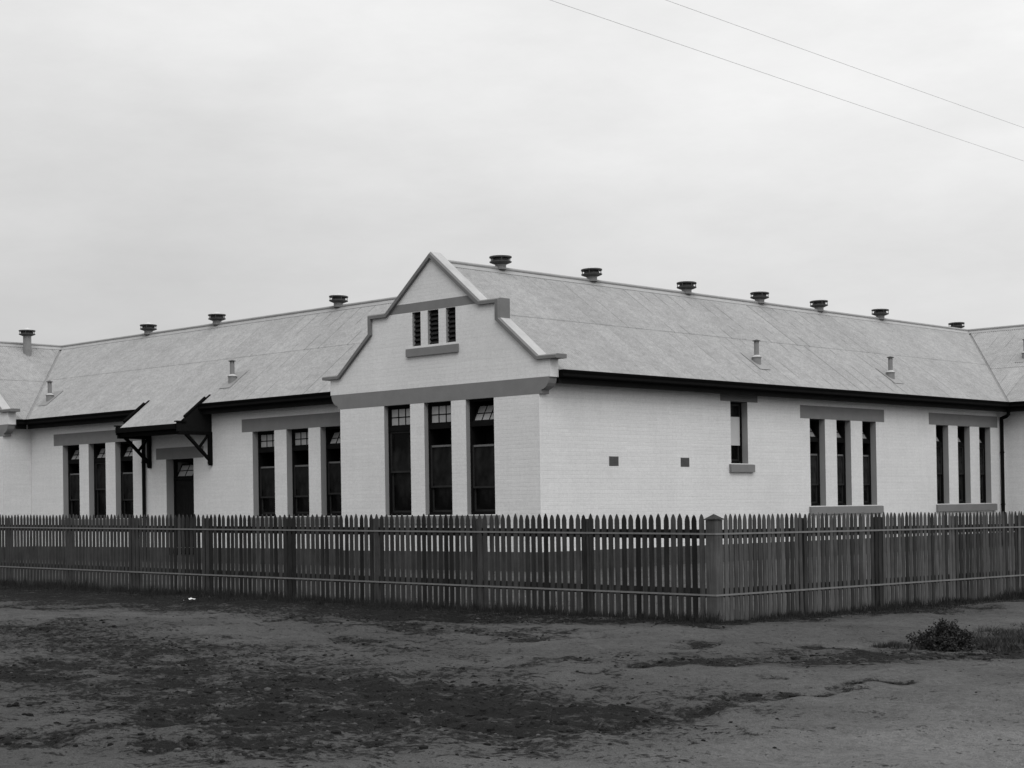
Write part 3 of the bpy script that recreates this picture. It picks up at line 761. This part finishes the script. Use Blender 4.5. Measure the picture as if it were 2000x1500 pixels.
downpipe([(XC+RA+0.05, 47.66, ZE-0.15), (XC+RA+0.05, 47.68, ZE-0.36), (XC+RA-0.05, 47.75, ZE-0.42), (XR+0.08, 47.87, ZE-0.47), (XR+0.075, 47.89, ZE-0.56), (XR+0.075, 47.89, 0.05)], 0.055)
downpipe([(-41.67, 27.61, ZE-0.15), (-41.67, 27.61, ZE-0.36), (-41.67, 27.86, ZE-0.52), (-41.67, 27.93, ZE-0.64), (-41.67, 27.93, 0.05)], 0.055)

# --- hood over the door --------------------------------------------
hood = empty('door_hood', ((HX0+HX1)/2, YB, 3.65), school)
sl = (ZRIDGE-ZE)/RB
zr = lambda y: ZE + (y-27.65)*sl + 0.02
HV = Vector((0, RB, ZRIDGE-ZE)).normalized()
hy0 = 26.92
roof_plane('hood_roof', (0, hy0, zr(hy0)), (1, 0, 0), HV, [(HX0+0.05, 0), (HX1-0.05, 0), (HX1-0.05, 1.12), (HX0+0.05, 1.12)], 9, hood)
ho = tuple(world_loc(hood))
for x in (HX0, HX1):
    out = [(26.84, 3.655), (28.0, 3.655), (28.0, zr(28.0)-0.02), (27.95, zr(27.95)+0.03), (27.12, zr(27.12)+0.03), (27.08, 3.90), (26.84, 3.90)]
    mb = MB(); mb.prism(out, x-0.02, x+0.02, axis='x')
    for i in range(5): 
        y = 27.0+i*0.2; mb.box(x-0.024, x+0.024, y, y+0.006, 3.66, 3.88)
    mb.build('cheek', M_FASC, hood, ho)
    mb = MB(); mb.tube([(x, 27.10, zr(27.10)+0.05), (x, 27.80, zr(27.80)+0.05)], 0.045, 8)
    mb.box(x-0.055, x+0.055, 26.80, 27.14, 3.905, 3.94)
    mb.build('barge_roll', M_DARK, hood, ho, smooth=False)
mb = MB(); mb.box(HX0+0.021, HX1-0.021, 26.80, 26.93, 3.72, 3.86); mb.box(HX0+0.021, HX1-0.021, 26.94, 26.97, 3.60, 3.85); mb.build('hood_gutter', M_DARK, hood, ho)
mb = MB(); mb.box(HX0+0.03, HX1-0.03, 26.98, 27.99, 3.66, 3.68); mb.build('hood_lining', M_FASC, hood, ho)
for x in (HX0+0.0, HX1-0.0):
    mb = MB()
    mb.box(x-0.05, x+0.05, 27.895, 27.998, 2.75, 3.654); mb.box(x-0.04, x+0.04, 27.91, 27.998, 2.72, 2.75)
    mb.box(x-0.049, x+0.049, 26.9, 27.894, 3.565, 3.654)
    mb.bar((x, 27.13, 3.60), (x, 27.93, 2.87), 0.075, 0.08); mb.bar((x, 27.88, 3.56), (x, 27.60, 3.24), 0.06, 0.06)
    mb.build('bracket', M_DARK, hood, ho)

# --- ventilators on the ridges -------------------------------------
def ridge_vent(loc, neck=0.0):
    """neck, flared collar and conical cap on four stays; neck = extra length below for one standing on a slope"""
    x, y, z = loc
    mb = MB(); mb.lathe([(0.136, -0.03-neck), (0.136, 0.10)], 20, loc); v = mb.build('roof_ventilator', M_GALV, school, loc, smooth=True)
    mb = MB(); mb.lathe([(0.137, 0.088), (0.262, 0.137), (0.272, 0.145), (0.272, 0.16), (0.262, 0.16), (0.13, 0.11)], 24, loc)
    for i in range(6):
        a = i*math.pi/3+0.35; c_, s_ = math.cos(a)*0.25, math.sin(a)*0.25; mb.tube([(x+c_, y+s_, z+0.15), (x+c_, y+s_, z+0.268)], 0.011, 6)
    mb.lathe([(0.19, 0.12), (0.20, 0.20), (0.16, 0.262)], 16, loc)
    mb.build('flared_collar', M_VENTD, v, loc, smooth=False)
    mb = MB(); mb.lathe([(0.02, 0.262), (0.255, 0.255), (0.274, 0.252), (0.274, 0.282), (0.262, 0.288)], 24, loc, 0)
    mb.lathe([(0.262, 0.288), (0.12, 0.33), (0.05, 0.358), (0.0, 0.38)], 24, loc, 1)
    mb.build('vent_cap', [M_VENTD, M_GALVL], v, loc, smooth=False)
    return v
v0 = ridge_vent((XC, 29.33, ZRIDGE+0.05))
for p in ((XC, 32.70), (XC, 36.65), (XC, 40.07), (XC, 43.14), (XC, 46.59), (-46.175, 31.2), (-42.466, 31.2), (-36.697, 31.2), (-28.85, 52.2)):
    c = copy_tree(v0, school, (p[0], p[1], ZRIDGE+0.05)); c.rotation_euler = (random.uniform(-.03, .03), random.uniform(-.03, .03), random.uniform(0, 1))
VCX, VCY = -50.95, 29.60
zc = ZRIDGE - (VCX-XCC)*(ZRIDGE-ZE)/RA
ridge_vent((VCX, VCY, 7.36), 7.36-zc+0.18)

# --- small pipes through the roof ----------------------------------
def roof_pipe(loc, dn):
    """soil-pipe vent: flashing plate, drum with a rim, pipe, little hat; loc = axis at the roof surface"""
    x, y, z = loc; dn = Vector(dn)
    mb = MB(); mb.lathe([(0.065, 0.12), (0.065, 0.56)], 14, loc); p = mb.build('roof_pipe', M_GALV, school, loc, smooth=True)
    mb = MB(); mb.lathe([(0.02, 0.575), (0.105, 0.56), (0.105, 0.572), (0.0, 0.61)], 14, loc)
    for i in range(4): a = i*1.57; mb.tube([(x+0.06*math.cos(a), y+0.06*math.sin(a), z+0.50), (x+0.06*math.cos(a), y+0.06*math.sin(a), z+0.566)], 0.012, 5)
    mb.build('pipe_cap', M_VENTD, p, loc)
    mb = MB(); mb.lathe([(0.115, -0.12), (0.115, 0.125), (0.130, 0.125), (0.130, 0.15)], 18, loc, 0); mb.lathe([(0.130, 0.15), (0.068, 0.19), (0.066, 0.20)], 18, loc, 1)
    mb.build('base_drum', [M_GALV, M_GALVL], p, loc)
    s = dn.cross(Vector((0, 0, 1))).normalized(); n = s.cross(dn); n = n if n.z > 0 else -n
    o = Vector(loc); mb = MB()
    for (w, a, b) in ((0.24, -0.45, 0.34),):
        q = [o+s*w*i+dn*t+n*h for h in (0.012, 0.018) for t in (a, b) for i in (-1, 1)]; mb.hexa(q)
    mb.build('flashing', M_LEAD, p, loc)
    return p
sA = (ZRIDGE-ZE)/RA
zA = lambda x: ZE + (XC+RA-x)*sA
zB = lambda y: ZE + (y-27.65)*sl
for x, y in ((-25.60, 35.92), (-25.47, 42.26)): roof_pipe((x, y, zA(x)), dA)
for x, y in ((-47.75, 28.52), (-38.09, 28.48)): roof_pipe((x, y, zB(y)), dB)
zD = lambda y: ZE + (y-47.75)*(ZRIDGE-ZE)/RD
roof_pipe((-25.36, 50.27, zD(50.27)), dD)

# ------------------------------------------------------------------ picket fence
PW, PT = 0.071, 0.013
def picket_mesh(name, wav, seed, mat, pw, pt):
    r = random.Random(seed); h = 1.285
    left, right = [], []
    for i in range(13):
        z = -0.04+(1.215+0.04)*i/12
        damp = (0 if i > 9 else 1)*wav
        left.append((-pw/2+r.uniform(-1, 1)*damp, z)); right.append((pw/2+r.uniform(-1, 1)*damp, z))
    tip = [(pw/2*0.88, 1.236), (pw/2*0.5, 1.272), (r.uniform(-.002, .002), h+0.012+r.uniform(-.006, .006)), (-pw/2*0.5, 1.272), (-pw/2*0.88, 1.236)]
    pts = right + tip + left[::-1]
    mb = MB(); mb.prism(pts, 0, pt)
    o = mb.build(name, mat); me_ = o.data; bpy.data.objects.remove(o); return me_
def run(name, label, x0, y0, dx, dy, first, last, pitch, mat, wav, posts, length, corner=False):
    f = empty(name, (x0, y0, float(gz(x0, y0)))); tag(f, label, 'fence', 'picket fence runs round the school yard')
    fw_ = world_loc(f); rot = 0 if dx else math.pi/2
    meshes = [picket_mesh('picket', wav*(0.4+0.6*(i % 3)/2), 40+i, mat, *((PW, PT) if dx else (0.066, 0.0125))) for i in range(6)]
    n = int((last-first)/pitch); stuff = MB(); rz = random.Random(5)
    for i in range(n):
        t = first+i*pitch+rz.uniform(-.0025, .0025); x, y = x0+dx*t, y0+dy*t
        z = float(gz(x, y))+rz.uniform(-.006, .006)
        if i < 100:
            o = bpy.data.objects.new('picket', meshes[rz.randrange(6)]); COL.objects.link(o); o.parent = f
            o.location = (x-fw_.x, y-fw_.y, z-fw_.z); o.rotation_euler = (rz.uniform(-.006, .006), rz.uniform(-.0035, .0035), rot)
            if rot: o.rotation_euler = (rz.uniform(-.006, .006), rz.uniform(-.0035, .0035), rot)
        else:
            mesh = meshes[rz.randrange(6)]; ct, st = math.cos(rot), math.sin(rot); b = len(stuff.v); ln = rz.uniform(-.0035, .0035)
            for v in mesh.vertices:
                vx, vy, vz = v.co; vx += ln*vz; stuff.v.append((x+vx*ct-vy*st, y+vx*st+vy*ct, z+vz))
            for p in mesh.polygons: stuff.f.append(tuple(b+k_ for k_ in p.vertices)); stuff.mi.append(0)
    if stuff.f:
        o = stuff.build('pickets', mat, f, tuple(fw_)); o['kind'] = 'stuff'
    inx, iny = (0, 1) if dx else (-1, 0)                            # towards the yard
    def along(mb, t0, t1, d0, d1, z0, z1):
        pts = []
        for z in (z0, z1):
            for d in (d0, d1):
                for t in (t0, t1):
                    x, y = x0+dx*t, y0+dy*t; pts.append((x+inx*d, y+iny*d, float(gz(x, y))+z))
        mb.hexa(pts)
    for zc_ in (1.056, 0.345):
        mb = MB(); along(mb, 0.06, length, PT+0.002, PT+0.055, zc_-0.058, zc_+0.052); mb.build('rail', M_RAILW, f, tuple(fw_))
    for zc_ in (1.056, 0.318):
        mb = MB(); segs = 48
        for i in range(segs):
            a, b = length*i/segs, length*(i+1)/segs; sg = 0.006*math.sin(i*1.7)
            along(mb, a if i else -0.006, b, -0.007, -0.003, zc_-0.011, zc_+0.011)
        mb.build('hoop_iron_strap', M_HOOP, f, tuple(fw_))
    for t in posts:
        mb = MB(); along(mb, t-0.045, t+0.045, PT+0.0005, PT+0.11, -0.1, 1.235); mb.build('post', M_POST, f, (x0+dx*t, y0+dy*t, 0))
    if corner:
        cz = float(gz(GX, GY)); mb = MB(); a = 0.145
        mb.box(GX-a, GX-0.001, GY+0.001, GY+a, cz-0.1, cz+1.225)
        cp = mb.build('corner_post', M_POST, f, (GX-a/2, GY+a/2, cz))
        mb = MB(); e = 0.012; q = [(GX-a-e, GY-e), (GX+e, GY-e), (GX+e, GY+a+e), (GX-a-e, GY+a+e)]
        mb.poly([(p[0], p[1], cz+1.226) for p in q][::-1])
        for i in range(4):
            p, s_ = q[i], q[(i+1) % 4]
            mb.poly([(*p, cz+1.226), (*s_, cz+1.226), (*s_, cz+1.238), (*p, cz+1.238)]); mb.poly([(*p, cz+1.238), (*s_, cz+1.238), (GX-a/2, GY+a/2, cz+1.297)])
        mb.build('post_cap', M_POST, cp, (GX-a/2, GY+a/2, cz+1.226))
    return f
run('picket_fence', 'dark weathered picket fence running left from the square corner post', GX, GY, -1, 0, 0.205, 30, 0.1115, M_WOOD, 0.002,
    [2.085, 4.08, 6.155, 8.24, 10.31, 12.4, 14.5, 16.6, 18.7, 20.8, 22.9, 25.0, 27.1, 29.2], 30.0, True)
run('picket_fence', 'picket fence coloured lighter as sunlit, with ragged edges running right from the corner post', GX, GY, 0, 1, 0.215, 28, 0.0995, M_WOODR, 0.0065,
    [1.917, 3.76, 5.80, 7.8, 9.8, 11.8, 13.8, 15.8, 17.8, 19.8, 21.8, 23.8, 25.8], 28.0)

# ------------------------------------------------------------------ grass, weeds, bush, paper
ZG = zz_full.reshape(nd, ns); MG = mudv.reshape(nd, ns)
def cell(x, y):
    s_, d_ = x*0.7215+y*0.6924, -x*0.6924+y*0.7215
    i = min(max(int(np.searchsorted(sa, s_))-1, 0), ns-2); j = min(max(int(np.searchsorted(da, d_))-1, 0), nd-2)
    return i, j, (s_-sa[i])/(sa[i+1]-sa[i]), (d_-da[j])/(da[j+1]-da[j])
def hfield(x, y):
    """height of the modelled ground, for things that stand on it"""
    i, j, fx, fy = cell(x, y)
    return float((ZG[j, i]*(1-fx)+ZG[j, i+1]*fx)*(1-fy)+(ZG[j+1, i]*(1-fx)+ZG[j+1, i+1]*fx)*fy)
def blades(mb, x, y, h, n, spread, lean=0.5):
    z = hfield(x, y)-0.02
    for _ in range(n):
        a = random.uniform(0, 6.283); r = spread*math.sqrt(random.random()); bx_, by_ = x+r*math.cos(a), y+r*math.sin(a)
        hh = h*random.uniform(0.5, 1.25); w = random.uniform(0.004, 0.009); d = random.uniform(0, 6.283); q = random.uniform(0, 3.14)
        lx, ly = math.cos(d)*hh*lean*random.random(), math.sin(d)*hh*lean*random.random()
        cx, cy = math.cos(q)*w, math.sin(q)*w
        mb.poly([(bx_-cx, by_-cy, z), (bx_+cx, by_+cy, z), (bx_+lx, by_+ly, z+hh)])
mb = MB()
for i in range(2600):                                               # tufts along the foot of the left fence
    t = random.uniform(-0.1, 18.6); d = abs(random.gauss(0, 1))
    lim = 0.25+1.1*min(1, max(0, (t-0.5)/6))
    x, y = GX-t, GY-0.03-d*lim*0.5
    tall = 0.15*math.exp(-d*1.5)*(0.5+0.9*float(vnoise(np.array([t*1.3]), np.array([0.3]), 4)[0]))
    blades(mb, x, y, 0.025+tall, 7 if d < 1 else 5, 0.07)
for i in range(900):                                                # and of the right one
    t = random.uniform(0.05, 9.6); d = abs(random.gauss(0, 1))
    x, y = GX+0.03+d*(0.12+0.16*min(1, t/3)), GY+t
    clump = max(0, float(vnoise(np.array([t*0.8+3.1]), np.array([0.7]), 8)[0])-0.25)
    blades(mb, x, y, 0.03+0.26*clump*math.exp(-d*0.8)*min(1, t/2.5+0.25), 7, 0.06)
g = mb.build('grass', M_GRASS); tag(g, 'dark rough grass along the foot of the picket fence', 'grass', kind='stuff')
mb = MB()
for i in range(1500):                                               # weedy verge running along the street from the bush
    t = random.random()**0.8
    x, y = -8.25+0.15*t+random.gauss(0, 0.24+0.12*t), 15.15+3.6*t
    blades(mb, x, y, 0.035+0.07*float(vnoise(np.array([x*3]), np.array([y*3]), 15)[0]), 16, 0.10, 1.5)
for i in range(110):
    x, y = random.gauss(-8.86, 0.13), random.gauss(14.72, 0.08); blades(mb, x, y, 0.07, 8, 0.05, 0.8)
g = mb.build('verge_grass', M_VERGE); tag(g, 'low weedy grass strip beside the street bush', 'grass', kind='stuff')

bx0, by0 = -8.52, 15.05; bz0 = hfield(bx0, by0)-0.05
bush = empty('bush', (bx0, by0, bz0)); tag(bush, 'low round leafy bush standing alone on the dirt verge at right', 'bush')
mb = MB(); ml = MB()
for i in range(300):
    a = random.uniform(0, 6.283); el = random.uniform(0.05, 1.5); R = random.uniform(0.75, 1.0)
    lo_ = 0.84+0.26*float(vnoise(np.array([a*1.2+9]), np.array([el*2.0]), 31)[0])
    tip = Vector((math.cos(a)*math.cos(el)*0.40*R*lo_, math.sin(a)*math.cos(el)*0.40*R*lo_, 0.02+math.sin(el)*0.31*R*lo_*random.uniform(0.75, 1.1)))
    b = Vector((tip.x*0.15, tip.y*0.15, 0)); midp = b.lerp(tip, 0.5)+Vector((0, 0, 0.05))
    pth = [b, midp, tip]; mb.tube([p+Vector((bx0, by0, bz0)) for p in pth], 0.0035, 4, cap=False)
    for j in range(26):
        t = 0.25+0.75*(random.random()**0.6); p = (b.lerp(midp, t*2) if t < 0.5 else midp.lerp(tip, t*2-1)) + Vector((random.gauss(0, .018), random.gauss(0, .018), random.gauss(0, .014)))
        d = Vector((random.gauss(0, 1), random.gauss(0, 1), random.gauss(0.3, 0.8))).normalized(); s_ = d.cross(Vector((random.gauss(0, 1), random.gauss(0, 1), random.gauss(0, 1)))).normalized()
        L, w = random.uniform(0.018, 0.036), random.uniform(0.007, 0.012); p += Vector((bx0, by0, bz0))
        ml.poly([p, p+d*L*0.5+s_*w, p+d*L, p+d*L*0.5-s_*w])
mb.build('stems', M_TWIG, bush, (bx0, by0, bz0)); ml.build('leaves', M_LEAF, bush, (bx0, by0, bz0))

mb = MB(); nt = 0
while nt < 5200:                                                    # sparse trodden weeds holding on in the damp patches
    s_, d_ = random.uniform(-8.5, 8.5), 7.8+11*random.random()**1.2
    if abs(s_) > d_*0.36: continue
    x, y = s_*0.7215-d_*0.6924, s_*0.6924+d_*0.7215
    if x < GX+0.1 and y > GY-0.1: continue
    i_, j_, _, _ = cell(x, y); nt += 1
    patch = float(vnoise(np.array([x*2.3]), np.array([y*2.3]), 77)[0])
    if MG[j_, i_] > 0.45 and random.random() < (MG[j_, i_]-0.3)*(0.25+1.2*(patch > 0.5)): blades(mb, x, y, random.uniform(0.012, 0.034), 9, 0.05, 1.6)
o = mb.build('trodden_weeds', M_GRASS); tag(o, 'sparse trodden weeds in the dark patches of the dirt', 'weeds', kind='stuff')
# clods of earth kicked up on the bare ground
def lump(mb, x, y, r):
    z = hfield(x, y); b = len(mb.v); n = 6; a0 = random.uniform(0, 6.28); el = random.uniform(0.55, 1.0); a1 = random.uniform(0, 3.14)
    for (rr, h) in ((1.0, -0.35), (0.85, 0.35)):
        for k_ in range(n):
            a = a0+k_*6.2832/n; q = r*rr*random.uniform(0.75, 1.2); u_, v_ = math.cos(a)*q, math.sin(a)*q*el
            mb.v.append((x+u_*math.cos(a1)-v_*math.sin(a1), y+u_*math.sin(a1)+v_*math.cos(a1), z+h*r*random.uniform(0.7, 1.2)))
    mb.v.append((x, y, z+0.6*r))
    for k_ in range(n):
        j = (k_+1) % n; mb.f.append((b+k_, b+j, b+n+j, b+n+k_)); mb.mi.append(0); mb.f.append((b+n+k_, b+n+j, b+2*n)); mb.mi.append(0)
md, ms = MB(), MB()
for i in range(34000):
    s_, d_ = random.uniform(-8.5, 8.5), 7.8+14.5*random.random()**1.3
    if abs(s_) > d_*0.36: continue
    x, y = s_*0.7215-d_*0.6924, s_*0.6924+d_*0.7215
    if x < GX+0.05 and y > GY-0.05: continue
    i_, j_, _, _ = cell(x, y); mv = MG[j_, i_]
    if random.random() < 0.06+0.94*mv*mv: lump(md if random.random() < 0.45+0.52*mv else ms, x, y, 0.004+0.013*random.random()**2.5+(0.024*random.random()**4 if mv > 0.3 else 0))
o = md.build('earth_clods', M_CLOD); tag(o, 'small dark clods of damp earth scattered along the churned ruts', 'clods', kind='stuff')
o = ms.build('sand_lumps', M_PEBBLE); tag(o, 'small pale lumps of dry sand scattered over the bare ground', 'sand lumps', kind='stuff')

px, py = -21.4, 15.15; pz = hfield(px, py)+0.03
mb = MB(); gr = {}
for i in range(7):
    for j in range(5):
        gr[i, j] = (px+(i-3)*0.036, py+(j-2)*0.03, pz+0.05*abs(mnoise.noise(Vector((i*0.7, j*0.8, 3.3))))+0.02*i/6)
for i in range(6):
    for j in range(4): mb.poly([gr[i, j], gr[i+1, j], gr[i+1, j+1], gr[i, j+1]])
o = mb.build('paper_scrap', M_PAPER, None, (px, py, pz)); tag(o, 'crumpled scrap of white paper lying in the grass below the left fence', 'paper')

# ------------------------------------------------------------------ overhead wires along the street
def wire(a, b, label):
    a, b = Vector(a), Vector(b); mb = MB(); pts = []
    for i in range(41):
        t = -2.0+8.0*i/40; p = a.lerp(b, t); p.z += 0.004*((2*t-1)**2-1); pts.append(p)
    mb.tube(pts, 0.0022, 6); o = mb.build('overhead_wire', M_WIRE, None, tuple(a)); tag(o, label, 'wire', 'overhead wires along the street')
def ray_at(pxl, x):
    d = CF + CR*((pxl[0]-1000)/FPX) - CU*((pxl[1]-PY)/FPX)
    return Vector((0, 0, CAM_H)) + d*(x/d.x)
wire((-10.2, 11.23, 5.99), (-10.2, 20.29, 5.787), 'thin lower overhead wire slanting down to the right edge of the sky')
wire((-10.2, 12.91, 6.34), (-10.2, 20.29, 6.22), 'thin upper overhead wire crossing the top right corner of the sky')
